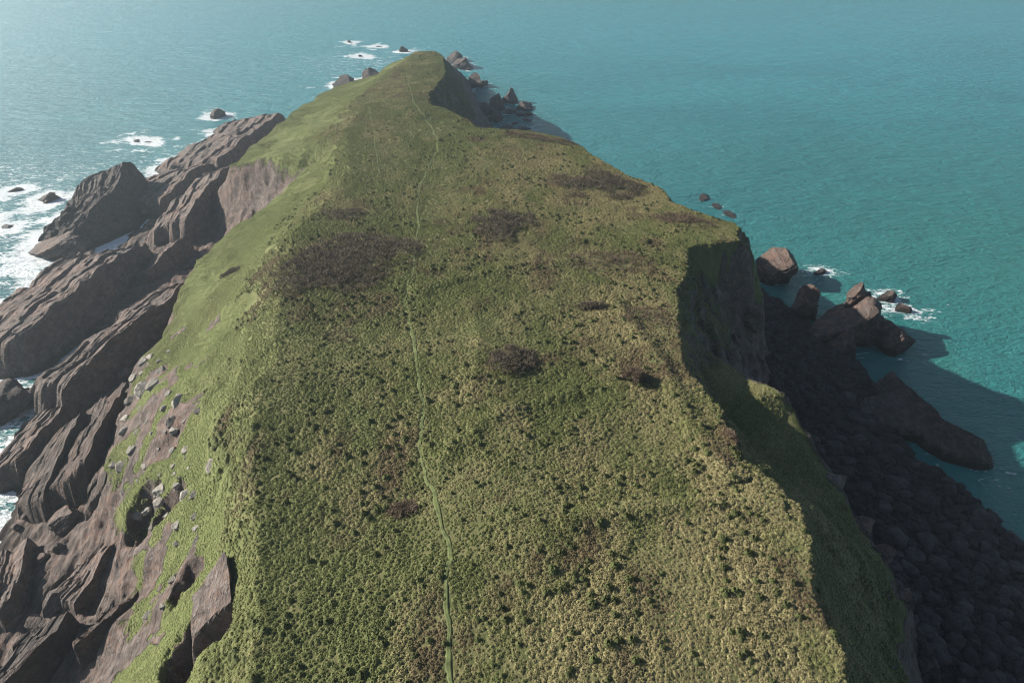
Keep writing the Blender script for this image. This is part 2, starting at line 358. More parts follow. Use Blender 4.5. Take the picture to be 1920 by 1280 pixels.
# ------------------------------------------------------------------ footpaths worn through the tussocks
def polyline(px, z=28.5, step=0.5):
    pts = [at(u, v, zz) for (u, v, zz) in px]
    P = np.array([[p[0], p[1]] for p in pts]); 
    for _ in range(3):
        Q = [P[0]]
        for a, b in zip(P[:-1], P[1:]): Q += [a * .75 + b * .25, a * .25 + b * .75]
        Q.append(P[-1]); P = np.array(Q)
    d = np.r_[0, np.cumsum(np.hypot(*np.diff(P, axis=0).T))]
    t = np.arange(0, d[-1], step)
    return np.stack([np.interp(t, d, P[:, 0]), np.interp(t, d, P[:, 1])], 1)
def make_path(px, width, label):
    P = polyline(px); n = len(P)
    P = P + np.stack([vn2(np.arange(n) / 3.0, np.zeros(n), 77) * .18, np.zeros(n)], 1)
    T = np.gradient(P, axis=0); T /= np.linalg.norm(T, axis=1)[:, None]; N = np.stack([T[:, 1], -T[:, 0]], 1)
    w = width * (1 + 0.45 * vn2(np.arange(n) / 4.0, np.ones(n), 78))
    off = np.linspace(-0.5, 0.5, 6)
    V = np.concatenate([(P[:, None, :] + N[:, None, :] * (w[:, None] * off[None, :])[:, :, None]).reshape(-1, 2)])
    zz, _ = height(V[:, 0], V[:, 1])
    lift = np.tile(np.array([-.05, .07, .05, .05, .07, -.05]), n)
    o = link('footpath', mesh_np('footpath', np.c_[V, zz + lift], grid_faces(n, 6)), M['path'])
    tag(o, label, kind='structure'); return P
PATHS = [
 make_path([(846,1300,28.9),(843,1250,28.9),(840,1180,28.9),(836,1110,28.9),(846,1040,28.9),(825,960,28.9),(805,900,28.9),(785,862,28.9),(796,780,28.8),(786,700,28.7),(771,620,28.5),(757,560,28.4),(776,512,28.2),(780,460,28),(786,420,27.8),(782,380,27.6),(785,345,27.2),(805,305,27),(826,268,26.6),(800,225,26),(776,195,25.4),(766,160,24.4),(762,130,23.4)], 0.40, 'narrow green footpath winding along the top of the headland'),
 make_path([(702,385,27.2),(706,340,27),(712,310,26.8),(703,270,26.4),(698,230,26),(690,200,25.2)], 0.3, 'faint trodden green line on the far grass, beside the main path'),
]

# ------------------------------------------------------------------ rocks
WATER = []                                                   # points of rock at the water line, for the foam
def note_water(V, w=1.0):
    k = V[np.abs(V[:, 2]) < 0.55]
    if len(k): WATER.append(np.c_[k[:: max(1, len(k) // 160), :2], np.full(len(k[:: max(1, len(k) // 160)]), w)])

def rib(name, label, crest, west, east, seed, mat='rock', res=0.4, base=-4.0, plate=0.9, group='bedded rock ribs along the west shore', foam=1.0, cat='rock'):
    """bedded rib: long dip slope to the west, short scarp to the east of the crest"""
    C = np.array(crest, float)
    ext = 0.08 * np.hypot(*(C[-1] - C[0])[:2])
    e0 = (C[0] - C[1])[:2]; e1 = (C[-1] - C[-2])[:2]
    C[0, :2] += e0 / np.linalg.norm(e0) * ext; C[-1, :2] += e1 / np.linalg.norm(e1) * ext
    d = np.r_[0, np.cumsum(np.hypot(*np.diff(C[:, :2], axis=0).T))]
    L = d[-1]; ns = int(L / res) + 8; nt = int((west + east) / res) + 14
    sv = np.linspace(0, L, ns)
    cx = np.interp(sv, d, C[:, 0]); cy = np.interp(sv, d, C[:, 1]); cz = np.interp(sv, d, C[:, 2])
    T = np.stack([np.gradient(cx), np.gradient(cy)], 1); T /= np.linalg.norm(T, axis=1)[:, None]
    if T[:, 1].mean() > 0: N = np.stack([-T[:, 1], T[:, 0]], 1)
    else: N = np.stack([T[:, 1], -T[:, 0]], 1)                 # points west
    tv = np.linspace(-east, west, nt)
    S, TT = np.meshgrid(sv, tv, indexing='ij')
    jx = fbm2(S / 2.5, TT / 2.5, seed, 3) * 0.3
    X = cx[:, None] + N[:, :1] * (TT + jx * .6); Y = cy[:, None] + N[:, 1:] * (TT + jx * .3)
    CZ = np.repeat(cz[:, None], nt, 1)
    edge = fbm2(S / 5, TT * 0 + 3, seed + 1, 4) * 0.22 * west
    wn_ = np.clip(TT / (west + edge), 0, 1.3); en_ = np.clip(-TT / east, 0, 1.2)
    prof = np.where(TT >= 0, 1 - 0.30 * np.minimum(wn_, 0.72) / 0.72 - 0.8 * sst(0.66, 1.12, wn_), 1 - np.clip(en_, 0, 1) ** 0.75)
    crn = 1 + 0.09 * fbm2(S / 5, TT / 9, seed + 2, 4)
    ev = min(3.0, 0.08 * L); endt = sst(0.03 * L, 0.16 * L, S + fbm2(TT / 3, S / 9, seed + 5, 3) * ev) * sst(0.97 * L, 0.84 * L, S + fbm2(TT / 3, S / 9, seed + 6, 3) * ev)
    endt *= sst(0, 0.04 * L, S) * sst(L, 0.96 * L, S)
    hgt = (CZ - base)
    Z = base + hgt * np.clip(prof, -0.1, 1) * crn * endt
    bwid = 2.0 + 0.10 * west; det = 0.0
    for wd, jl, am, sd in ((bwid * 1.3, 9.0, 0.55, 4), (bwid * .36, 3.1, 0.22, 7), (bwid * 0.8, 5.0, 0.25, 9)):
        jb = np.floor(S / jl + 0.35 * vn2(TT / 2.0, S * 0 + sd, seed + sd)); sh = _h(jb, jb * 0, jb * 0, seed + sd)
        q = TT / wd + sh * 0.55 + 0.08 * vn2(S / 5, TT / 5, seed + sd); fr = q - np.floor(q)
        det = det + am * ((0.5 - fr) * (0.6 + 0.8 * _h(np.floor(q), jb, jb * 0, seed + sd + 1)) + 0.9 * (_h(np.floor(q), jb, jb * 0, seed + sd + 2) - 0.5))
    pl = np.clip((prof - 0.1) * 3, 0, 1) * endt * np.where(TT < 0, 0.5, 1.0)
    Z += pl * plate * det
    Z += fbm2(X / 1.3, Y / 3.2, seed + 8, 3) * 0.14 * endt
    V = np.stack([X.ravel(), Y.ravel(), Z.ravel()], 1)
    F = grid_faces(ns, nt)
    o = link(name, mesh_np(name, V, F, smooth=False), M[mat])
    tag(o, label, cat, group); note_water(V, foam)
    return o

ICO = {}
def ico(sub):
    if sub not in ICO:
        bm = bmesh.new(); bmesh.ops.create_icosphere(bm, subdivisions=sub, radius=1.0)
        V = np.array([v.co[:] for v in bm.verts]); F = np.array([[v.index for v in f.verts] for f in bm.faces]); bm.free()
        ICO[sub] = (V, F)
    return ICO[sub]

def chunk_verts(size, seed, sub=4, planes=14, rough=0.12, tilt=35, peak=0.0):
    rng = np.random.RandomState(seed); V, F = ico(sub); V = V.copy()
    for k in range(planes):                                   # split faces: joints and bedding
        if k % 3 == 0:
            n = np.array([-math.sin(math.radians(tilt)), 0.15 * rng.randn(), math.cos(math.radians(tilt))]) * (1 if rng.rand() > .3 else -1)
        else:
            n = rng.randn(3); n[2] *= 0.6
        n /= np.linalg.norm(n); dd = rng.uniform(0.52, 0.86)
        a = V @ n; V -= np.outer(np.clip(a - dd, 0, None), n)
    if peak: V[:, :2] *= (1 - peak * np.clip(V[:, 2:3], 0, 1) ** 1.0)
    q = V * np.array([1.6, 0.9, 1.6]) * 1.6
    V *= (1 + rough * fbm3(q, seed, 4))[:, None]
    b = V @ np.array([-math.sin(math.radians(tilt)), 0, math.cos(math.radians(tilt))])
    V[:, :2] *= (1 + 0.035 * np.sign(np.sin(b * 17 + rng.rand() * 6)) + 0.05 * np.sign(np.sin(b * 7.3 + V[:, 1] * 2 + rng.rand() * 6)))[:, None]
    return V * np.array(size), F

def chunk(name, label, loc, size, seed, rotz=0.0, mat='rock', sub=5, planes=16, rough=0.16, tilt=35, peak=0.0, group=None, cat='rock', foam=1.0):
    V, F = chunk_verts(size, seed, sub, planes, rough, tilt, peak)
    c, s_ = math.cos(rotz), math.sin(rotz)
    V = np.stack([V[:, 0] * c - V[:, 1] * s_, V[:, 0] * s_ + V[:, 1] * c, V[:, 2]], 1)
    o = link(name, mesh_np(name, V, F, smooth=False), M[mat]); o.location = loc
    tag(o, label, cat, group); note_water(V + np.array(loc), foam)
    return o

def px(l): return [at(*q) for q in l]
rib('rock_rib', 'farthest broad pale rock slab sloping into the sea on the west shore', [(-76,240,3),(-77,230,8),(-81,206,7.5),(-85,186,5)], 27, 2.5, 11, res=0.6)
rib('rock_rib', 'pale bedded slab just beyond the dark pinnacle rock', [(-85,194,4),(-87,180,6.5),(-89,162,5)], 20, 2.5, 12, res=0.55)
rib('rock_rib', 'long pale slab below the dark grassy notch in the cliff', [(-72,184,9),(-73,166,11.5),(-73.5,150,10),(-74,142,7)], 14, 3, 13, res=0.5)
rib('rock_rib', 'small pale tilted slab in the gully below the notch', [(-72,141,6.5),(-74,131,6.5),(-76,124,4)], 9, 2, 14, res=0.4)
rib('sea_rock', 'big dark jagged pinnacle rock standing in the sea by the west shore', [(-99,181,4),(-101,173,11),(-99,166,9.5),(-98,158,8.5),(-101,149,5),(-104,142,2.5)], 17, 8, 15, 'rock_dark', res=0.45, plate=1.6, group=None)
chunk('sea_rock', 'low rounded dark rock at the foot of the jagged pinnacle rock', (*at(112,468,0)[:2], 0), (8, 6, 4.2), 16, 0.3, 'rock', rough=0.22)
rib('rock_rib', 'broad grey rib with a tall shadowed scarp on the west shore, below the pinnacle rock', [(-78.5,137,5),(-80.5,127,8.5),(-81.5,112,8.5),(-84,99,7.5),(-86,94,3)], 24, 3, 17, res=0.45)
rib('rock_rib', 'narrow pale rib climbing from a foaming inlet to the grass slope', [(-57.5,116,10.5),(-60,109,10.5),(-64.5,98,9.5),(-68.5,88,7.5),(-71,81,4)], 14, 2.5, 18, res=0.32)
rib('rock_rib', 'grey cracked slab at the water edge below the foaming inlet', px([(140,742,4),(95,790,5),(50,840,5),(15,890,4)]), 9, 2, 19, res=0.3)
rib('rock_rib', 'reddish smooth slab between two grey cracked slabs', px([(172,765,6.5),(135,812,7.5),(95,890,7.5),(70,950,6)]), 8, 1.6, 20, 'rock_red', res=0.28, plate=0.5)
rib('rock_rib', 'long reddish slab reaching up to the boulder strewn grass', px([(245,705,10),(212,760,10.5),(180,830,10.5),(140,915,9)]), 9, 1.8, 21, 'rock_red', res=0.28, plate=0.6)
rib('rock_rib', 'brown slab next to the grass below the long reddish slab', px([(232,800,12),(205,870,12),(190,930,10)]), 6, 1.6, 22, 'rock_red', res=0.26, plate=0.5)
chunk('sea_rock', 'dark wet rock at the left picture edge beside the foaming inlet', (*at(0,772,0)[:2], 0), (5, 6.5, 4.5), 23, 0.2, 'rock_dark', rough=0.2)
chunk('boulder', 'big rounded boulder wedged in the gully of the lower west shore', (*at(137,985,3)[:2], 4.0), (2.6, 2.4, 2.6), 24, 0.3, 'rock', rough=0.1, cat='boulder')
rib('rock_rib', 'grey layered outcrop at the water edge, lower west shore', px([(60,995,4),(40,1050,6),(20,1120,6),(-20,1180,4)]), 8, 2, 25, res=0.26)
rib('rock_rib', 'pale fractured outcrop under the grass overhang, lower west shore', px([(262,955,11),(225,1010,10),(170,1080,9),(120,1150,7)]), 9, 2, 26, res=0.24)
rib('rock_rib', 'brown layered outcrop below the pale fractured outcrop', px([(285,1060,12.5),(250,1120,12),(180,1180,10.5),(110,1230,9)]), 8, 2, 27, 'rock_red', res=0.22)
rib('rock_rib', 'dark blocky outcrop in the lowest corner of the west shore', px([(150,1130,8),(100,1190,8.5),(40,1260,8),(-20,1330,6)]), 8, 2, 28, 'rock_dark', res=0.22)
rib('rock_rib', 'dark red outcrop beside the shadowed chasm at the bottom edge', px([(300,1150,12.5),(262,1215,12),(205,1290,10.5),(170,1350,9)]), 6, 3, 29, 'rock_red', res=0.2)
rib('rock_slab', 'large bare brown bedding slab set in the grass slope', [(p[0], p[1], p[2] + dz) for p, dz in ((surf(424, 1036), .7), (surf(438, 1090), 1.5), (surf(440, 1150), 1.7))], 5.4, 1.4, 30, 'rock', res=0.14, base=14, plate=0.16, group=None)

# east side
E_G = 'sea stacks off the east beach'
chunk('sea_stack', 'flat topped red brown stack against the foot of the east cliff', (*at(1450,520,0)[:2], 2.0), (6.4, 6.4, 6.0), 41, 0.2, 'rock_red', rough=0.13, planes=26, group=E_G, foam=.35)
chunk('sea_stack', 'slim pointed stack between the two larger stacks', (*at(1503,592,0)[:2], 1.5), (3.2, 3.4, 5.6), 42, 0.5, 'rock_red', rough=0.15, peak=0.15, group=E_G, foam=.35)
st = bpy.data.objects.new('sea_stack', None); COL.objects.link(st); st.location = (*at(1597,640,0)[:2], 0)
tag(st, 'largest red brown stack with a toothed pinnacle, seaward of the beach', 'rock', E_G)
for nm, dx, dy, dz, sz, sd, pk in (('block', 0, 2.5, 1.0, (8.2, 7.4, 7.2), 43, 0.08), ('pinnacle', 1.0, 5.0, 6.2, (2.4, 2.4, 3.6), 44, 0.45), ('pinnacle', 3.2, 5.0, 5.6, (1.8, 1.7, 2.6), 47, 0.4), ('buttress', 6.4, -1.8, 0.6, (4.4, 4.4, 5.4), 45, 0.05), ('buttress', -3.6, -3.4, -0.5, (4.2, 3.8, 6.0), 46, 0.25)):
    V, F = chunk_verts(sz, sd, 5, 26, 0.22, 35, pk)
    p = link(nm, mesh_np(nm, V, F, False), M['rock_red'], st); p.location = (dx, dy, dz)
    if dz < 3: note_water(V + np.array([st.location.x + dx, st.location.y + dy, dz]), .35)
for k, (u, v, sz, lab) in enumerate([
    (1664, 562, (2.0, 1.8, 2.0), 'small reddish reef rock in foam just seaward of the largest stack'),
    (1692, 582, (1.7, 1.5, 1.5), 'lower outer reef rock in foam beyond the largest stack'),
    (1536, 512, (1.9, 1.2, 1.0), 'lone low reef rock awash seaward of the slim pointed stack'),
    (1318, 371, (2.6, 1.4, 0.7), 'low wet reef rock awash under the east headland, farthest of three'),
    (1345, 388, (2.4, 1.2, 0.6), 'low wet reef rock awash under the east headland, middle of three'),
    (1368, 403, (2.6, 1.3, 0.8), 'low wet reef rock awash under the east headland, nearest of three')]):
    chunk('reef_rock', lab, (*at(u, v, 0)[:2], 0.0), sz, 60 + k, 0.4 * k, 'rock_dark', sub=4, rough=0.25, group='reef rocks off the east side', foam=.8 if u > 1500 else .3)
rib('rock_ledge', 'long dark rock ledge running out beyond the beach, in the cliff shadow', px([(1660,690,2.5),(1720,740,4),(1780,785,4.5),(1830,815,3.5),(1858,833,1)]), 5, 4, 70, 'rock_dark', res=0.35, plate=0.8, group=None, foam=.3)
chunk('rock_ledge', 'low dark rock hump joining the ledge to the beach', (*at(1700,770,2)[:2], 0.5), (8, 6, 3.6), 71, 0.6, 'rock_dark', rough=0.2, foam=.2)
for k, (ln, yy, off, sz, lab) in enumerate([
    ('S', 41.5, .4, (1.5, 1.2, 2.2), 'pale streaked outcrop low on the east brow above the near beach, lowest of the row'), ('S', 45.5, .3, (1.2, 1.8, 1.8), 'pale streaked outcrop on the east brow, second lowest of the row'),
    ('S', 49, .2, (1.3, 1.6, 1.6), 'grey outcrop in the middle of the row along the east brow'), ('S', 53, .3, (1.2, 1.5, 1.6), 'grey outcrop on the east brow below the green spur'),
    ('G', 87, 1.5, (1.6, 1.6, 2.6), 'upper rock rib in the shaded east bay cliff'), ('S', 85, 0, (1.8, 1.8, 2.8), 'middle rock rib in the shaded east bay cliff'),
    ('S', 91, .3, (1.6, 2.0, 3.2), 'rock rib at the corner of the shaded east bay cliff'), ('S', 78, .4, (1.6, 1.8, 2.2), 'low rock rib in the shaded east bay, nearest the spur')]):
    X = float(line_at(ln, np.array([yy]))[0][0]) + off
    chunk('outcrop', lab, (X, yy, Hz(X, yy) - sz[2] * .25), sz, 150 + k, 0.7 * k, 'rock', sub=4, planes=22, rough=0.2, group='outcrops on the east cliff', foam=0)
# the far point
for k, (u, v, zc, sz, pk, lab) in enumerate([
    (868, 124, 0, (7, 9, 5.4), 0.3, 'big dark jagged rock joined to the far tip of the headland'),
    (852, 114, 0, (6, 8, 5), 0.4, 'dark toothed rock behind the far tip of the headland'),
    (892, 162, 1, (3.5, 5, 5), 0.3, 'dark rock at the cliff foot in the far bay'),
    (905, 160, 0, (3, 3, 3), 0.2, 'small dark rock just seaward of the far cliff foot'),
    (958, 192, 1, (3.2, 3.6, 5.0), 0.5, 'pointed pyramid shaped rock in the far bay'),
    (985, 203, 0, (4.6, 4, 3.6), 0.2, 'broad seaward rock in the far bay, beside the pyramid rock'),
    (934, 206, 1, (3.8, 5, 5), 0.15, 'tall block close to the cliff in the far bay'),
    (912, 212, 1, (4.2, 4.5, 4.4), 0.2, 'squat block against the cliff in the far bay'),
    (958, 212, 0, (2.2, 2.4, 2.6), 0.2, 'small rounded rock in the middle of the far bay'),
    (975, 216, 0, (2.6, 2.2, 1.8), 0.1, 'low rock below the broad seaward rock in the far bay'),
    (992, 216, 0, (2.2, 1.8, 1.8), 0.1, 'outer low rock below the broad seaward rock in the far bay'),
    (988, 225, 0, (3.2, 1.4, 1.0), 0.0, 'flat wet rock awash in the far bay'),
    (930, 225, 1, (3.4, 3.4, 3.4), 0.2, 'rounded block under the tall block in the far bay'),
    (964, 232, 0, (1.6, 1.4, 1.2), 0.0, 'smallest rock of the far bay, near its inner end'),
    (980, 243, 0, (4.5, 2.0, 1.4), 0.0, 'dark flat rocks beside the near lip of the far bay'),
    (948, 243, 0, (4.0, 2.6, 1.6), 0.0, 'dark low rock at the innermost end of the far bay'),
    (648, 160, 0, (10, 7, 4.6), 0.3, 'dark ridged rock showing over the west side near the tip'),
    (700, 154, 2, (6, 4, 4.6), 0.3, 'dark rock in the notch just left of the tip'),
    (655, 80, 0, (1.6, 1.4, 1.8), 0.3, 'tiny farthest skerry in foam beyond the tip'),
    (712, 88, 0, (3.0, 1.4, 0.8), 0.0, 'low skerry awash in foam left of the tip'),
    (756, 97, 0, (2.8, 2.4, 3.0), 0.3, 'dark skerry in foam right beside the tip'),
    (676, 106, 0, (1.8, 1.4, 1.2), 0.0, 'small skerry in foam between the far tip and its west rocks'),
    (410, 218, 0, (4.0, 3.6, 3.8), 0.2, 'dark rugged skerry in a patch of foam off the farthest pale slab'),
    (255, 264, 0, (2.6, 1.4, 0.9), 0.0, 'low skerry in foam, alone off the west shore'),
    (277, 266, 0, (1.8, 1.2, 0.7), 0.0, 'smaller companion of the low lone skerry off the west shore'),
    (90, 374, 0, (3.6, 2.8, 2.4), 0.1, 'brown skerry in surf left of the jagged pinnacle rock'),
    (26, 358, 0, (2.6, 1.8, 1.3), 0.0, 'dark low skerry at the left picture edge, the upper one'),
    (15, 425, 0, (2.0, 1.5, 1.1), 0.0, 'dark low skerry at the left picture edge, the lower one')]):
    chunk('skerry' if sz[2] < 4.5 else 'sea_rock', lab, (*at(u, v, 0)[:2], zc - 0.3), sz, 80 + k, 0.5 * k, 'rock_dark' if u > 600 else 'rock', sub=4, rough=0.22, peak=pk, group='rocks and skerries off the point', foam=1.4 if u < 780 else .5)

# boulders strewn on the western slope
rng = random.Random(5)
BV = []
for k in range(8):
    V, F = chunk_verts((1, 0.75, 0.62), 200 + k, 3, 12, 0.14, 30)
    me = mesh_np('boulder', V, F, False); me.materials.append(M['boulder']); BV.append(me)
SB = []
for k in range(6):
    V, F = chunk_verts((1, 0.8, 0.75), 250 + k, 3, 14, 0.08, 35)
    me = mesh_np('shore_block', V, F, False); me.materials.append(M['rock']); SB.append(me)
BL = [(371,772,18,'pale flat boulder alone on the smooth green west slope'),(325,844,14,'pale rounded boulder, left one of a pair on the smooth slope'),(349,844,17,'pale flat boulder, right one of a pair on the smooth slope'),
 (397,872,26,'dark tilted boulder farthest up the smooth west slope'),(348,860,9,None),(321,792,22,'upper dark boulder of a leaning pair in mid slope'),(328,808,20,'lower dark boulder of a leaning pair in mid slope'),
 (335,752,28,'large grey boulder at the upper end of the boulder field'),(315,739,16,None),(308,765,14,None),(289,720,30,'long grey tilted slab at the upper left of the boulder field'),(269,733,34,'largest pale slab at the seaward edge of the boulder field'),
 (305,697,20,'pale slab topmost in the boulder field'),(249,710,20,None),(243,752,18,None),(236,785,20,'dark rounded boulder beside the long reddish slab'),(234,808,18,None),(207,798,12,None),(184,811,28,'big dark boulder at the grass edge above the reddish slabs'),
 (190,841,18,None),(177,847,10,None),(256,811,14,None),(285,813,12,None),(249,844,24,'tall leaning slab in the middle of the lower boulder field'),(226,877,26,'cluster topping pale slab at the lower end of the boulder field'),(272,874,14,None),
 (325,874,12,None),(328,888,10,None),(213,872,14,None),(354,877,7,None),(336,895,7,None),(317,660,10,None),(272,677,22,'grey boulder on the grass edge above the narrow pale rib'),(282,670,16,None),(299,677,12,None),(213,716,14,None),
 (305,919,30,'wide pale outcrop block at the top of the gully'),(335,914,18,None),(348,932,30,'dark upright block in the outcrop over the gully'),(364,929,24,'pale upright block at the upslope end of the outcrop'),(302,939,24,'pinkish block under the wide pale outcrop block'),
 (318,965,20,None),(333,985,20,'round grey boulder on the bright turf under the outcrop'),(369,990,14,None),(369,1012,12,None),(331,1019,12,None),(285,988,12,None),(262,971,24,'brown block hanging over the gully'),(279,958,20,None),(230,922,10,None),(366,968,16,None),
 (328,1086,20,'dark block at the lip of the hollow left of the bare slab'),(279,1152,18,None),(308,1136,16,None),(387,1175,16,None),(407,1188,20,'grey block under the lower end of the bare slab'),(433,1175,16,None),(426,1234,18,'lowest grey block near the bottom edge of the slope'),
 (262,765,10,None),(276,790,9,None),(297,842,8,None),(265,700,10,None),(240,730,9,None),(310,810,8,None),(345,790,7,None),(260,900,9,None),(300,890,8,None)]
for (u, v, w, lab) in BL:
    X, Y, z0 = surf(u, v, 15.0)
    dep = Y * math.cos(PITCH) + (CAMZ - z0) * math.sin(PITCH)
    r = w * dep / FPX * 0.64
    o = link('boulder', rng.choice(BV)); o.location = (X, Y, z0 + r * 0.02); o.scale = (r, r, r * rng.uniform(.8, 1.2)); o.rotation_euler = (rng.uniform(-.25, .25), rng.uniform(-.3, .3), rng.uniform(0.6, 1.8))
    tag(o, lab or 'small grey lichened stone among the boulders of the west slope', 'boulder', 'boulders on the west slope')

for k in range(46):
    Y = rng.uniform(44, 135); xa = float(line_at('L1b', np.array([Y]))[0][0]); xb = float(line_at('L1', np.array([Y]))[0][0])
    X = xb + (xa - xb) * rng.random(); r = rng.choice((0.5, 0.7, 0.9, 1.4, 1.9))
    o = link('shore_block', SB[k % 6]); o.location = (X, Y, Hz(X, Y) + r * .3); o.scale = (r, r * 1.2, r); o.rotation_euler = (rng.uniform(-.4, .4), rng.uniform(-.4, .4), rng.uniform(0, 6))
    tag(o, 'fallen angular block lying in the gullies of the west shore', 'rock', 'fallen blocks on the west shore')

# beach stones, east
CV = []
for k in range(10):
    V, F = chunk_verts((1, 0.78, 0.6), 300 + k, 2, 7, 0.1, 20)
    me = mesh_np('beach_stone', V, F, True); me.materials.append(M['cobble']); CV.append((me, V, F))
nrng = np.random.RandomState(9)
N0 = 11000
by = nrng.uniform(38, 128, N0 * 3); t = nrng.rand(N0 * 3)
xa, _ = line_at('R2', by); xb, _ = line_at('R3', by)
bx = xa - 1.5 + (xb + 1.2 - xa) * t
rad = 0.16 + 1.1 * nrng.rand(N0 * 3) ** 16 + 0.26 * nrng.rand(N0 * 3) ** 2
bz, bs = height(bx, by); ok = bz > -0.6
bx, by, bz, rad = bx[ok], by[ok], bz[ok], rad[ok]
appar = rad / (by * math.cos(PITCH) + 68 * math.sin(PITCH)); order = np.argsort(-appar)
u_ = 960 + FPX * bx / (by * math.cos(PITCH) + (CAMZ - bz) * math.sin(PITCH))
order = [i for i in order if u_[i] < 1960]
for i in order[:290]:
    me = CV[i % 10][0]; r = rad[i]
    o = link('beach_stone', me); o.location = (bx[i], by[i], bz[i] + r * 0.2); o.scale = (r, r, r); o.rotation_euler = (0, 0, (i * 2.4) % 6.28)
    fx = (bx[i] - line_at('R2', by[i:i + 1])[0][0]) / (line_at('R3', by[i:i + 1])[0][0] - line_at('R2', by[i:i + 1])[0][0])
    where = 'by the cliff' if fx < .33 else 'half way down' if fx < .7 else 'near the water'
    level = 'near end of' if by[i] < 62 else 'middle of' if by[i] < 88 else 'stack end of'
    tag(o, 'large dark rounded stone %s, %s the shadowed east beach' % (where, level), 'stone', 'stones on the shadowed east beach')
VV = []; FF = []; n0 = 0
V1, F1 = ico(1)
for i in order[290:290 + 12000]:
    a = (i * 2.4) % 6.28; c, s_ = math.cos(a), math.sin(a); _, V, F = CV[i % 10]
    V = V1 * np.array([1, .75, .6]) * rad[i] * (1 + 0.12 * np.sin(V1[:, :1] * 3 + i))
    VV.append(np.stack([V[:, 0] * c - V[:, 1] * s_ + bx[i], V[:, 0] * s_ + V[:, 1] * c + by[i], V[:, 2] + bz[i] + rad[i] * .2], 1)); FF.append(F1 + n0); n0 += len(V1)
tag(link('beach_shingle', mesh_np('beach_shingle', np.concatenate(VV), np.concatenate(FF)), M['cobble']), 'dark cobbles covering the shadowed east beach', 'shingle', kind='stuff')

# ------------------------------------------------------------------ thorn scrub
THICK = []
def thicket(label, u, v, zz, rx, ry, h, seed, mat='twig_dark', dens=26, cat='shrub', rot=0.0, name='thorn_thicket', soft=0.35):
    x0, y0, _ = at(u, v, zz); r_ = np.random.RandomState(seed)
    THICK.append((x0, y0, rx, ry, rot, seed))
    n = int(dens * 2.4 * rx * ry * 4); q = r_.uniform(-1, 1, (n, 2)); rr = np.hypot(q[:, 0], q[:, 1])
    lim = 0.80 + 0.75 * fbm2(q[:, 0] * 2.4 + seed, q[:, 1] * 2.4, seed, 4)
    keep = rr < lim + r_.uniform(-soft, soft * .3, n); q = q[keep]; rr = rr[keep]; lim = lim[keep]
    c, s_ = math.cos(rot), math.sin(rot)
    X = x0 + (q[:, 0] * rx) * c - (q[:, 1] * ry) * s_; Y = y0 + (q[:, 0] * rx) * s_ + (q[:, 1] * ry) * c
    zt, _ = height(X, Y)
    lump = 0.72 + 0.5 * fbm2(X / 1.9, Y / 1.9, seed + 1, 3)
    top = h * np.sqrt(np.clip(1 - (rr / 1.15) ** 2, 0.05, 1)) * lump
    Z = zt + top * r_.uniform(0.35, 1.0, len(X)) ** 0.5
    m = len(X); B = 4
    P = np.repeat(np.stack([X, Y, Z], 1), B, 0)
    th = r_.uniform(0, 6.283, m * B); el = r_.uniform(0.15, 1.35, m * B); ln = r_.uniform(0.16, 0.42, m * B)
    D = np.stack([np.cos(th) * np.cos(el), np.sin(th) * np.cos(el), np.sin(el)], 1) * ln[:, None]
    W = np.stack([-np.sin(th), np.cos(th), r_.uniform(-.4, .4, m * B)], 1) * r_.uniform(0.025, 0.055, m * B)[:, None]
    V = np.stack([P - W - D * .3, P + W - D * .3, P + D], 1).reshape(-1, 3)
    root = bpy.data.objects.new(name, None); COL.objects.link(root); root.location = (x0, y0, Hz(x0, y0)); tag(root, label, cat)
    o = np.array(root.location)
    link('crown', mesh_np('crown', V - o, np.arange(len(V)).reshape(-1, 3), False), M[mat], root)
    k = r_.choice(m, min(m, 90), False); SV = []; SF = []
    for j, i in enumerate(k):                                  # bare stems standing under the twigs
        b = np.array([X[i], Y[i], zt[i] - .1]); tp = np.array([X[i] + r_.uniform(-.2, .2), Y[i] + r_.uniform(-.2, .2), Z[i]]); w = 0.025
        SV += [b + [w, 0, 0], b + [-w * .5, w, 0], b + [-w * .5, -w, 0], tp]; SF += [[4 * j, 4 * j + 1, 4 * j + 3], [4 * j + 1, 4 * j + 2, 4 * j + 3], [4 * j + 2, 4 * j, 4 * j + 3]]
    link('stem', mesh_np('stem', np.array(SV) - o, np.array(SF), False), M['stem'], root)
thicket('largest dark leafless thicket, left of the footpath', 645, 492, 28.6, 10.5, 9.5, 1.4, 501, dens=20, soft=.6)
thicket('dark leafless thicket right of the footpath, level with the upper edge of the largest', 945, 424, 28.2, 5.2, 7.0, 1.3, 502, dens=22, soft=.5)
thicket('wide dark thicket near the east cliff edge, farthest of the dark ones', 1115, 345, 27, 8.5, 8.5, 1.2, 503, dens=18, soft=.6)
thicket('thin brownish thicket at the east edge by the cliff corner, in mid picture', 1150, 492, 28.4, 6.5, 3.6, 0.6, 504, 'twig_brown', dens=9, soft=.8)
thicket('dense dark bush with a dead russet fringe in the middle of the headland', 952, 688, 29, 3.1, 3.2, 1.3, 505, dens=36, soft=.5)
thicket('rounded russet bush alone on the tawny grass near the east edge', 1190, 705, 29, 1.35, 1.5, 1.5, 506, 'twig_brown', dens=110, name='russet_bush', soft=.1)
thicket('small low dark bush between the mid thicket and the east gully', 1112, 575, 28.6, 2.2, 0.9, 0.8, 507, dens=40, name='thorn_bush')
thicket('sparse brown heather patch beside the lower footpath', 758, 948, 29, 1.6, 1.1, 0.35, 508, 'twig_brown', dens=60, name='heather_patch', soft=.5)
thicket('brown scrub strip along the far east cliff edge', 1020, 262, 26, 9, 2.6, 0.8, 509, 'twig_brown', dens=16, name='scrub_strip', rot=-0.5, soft=.6)
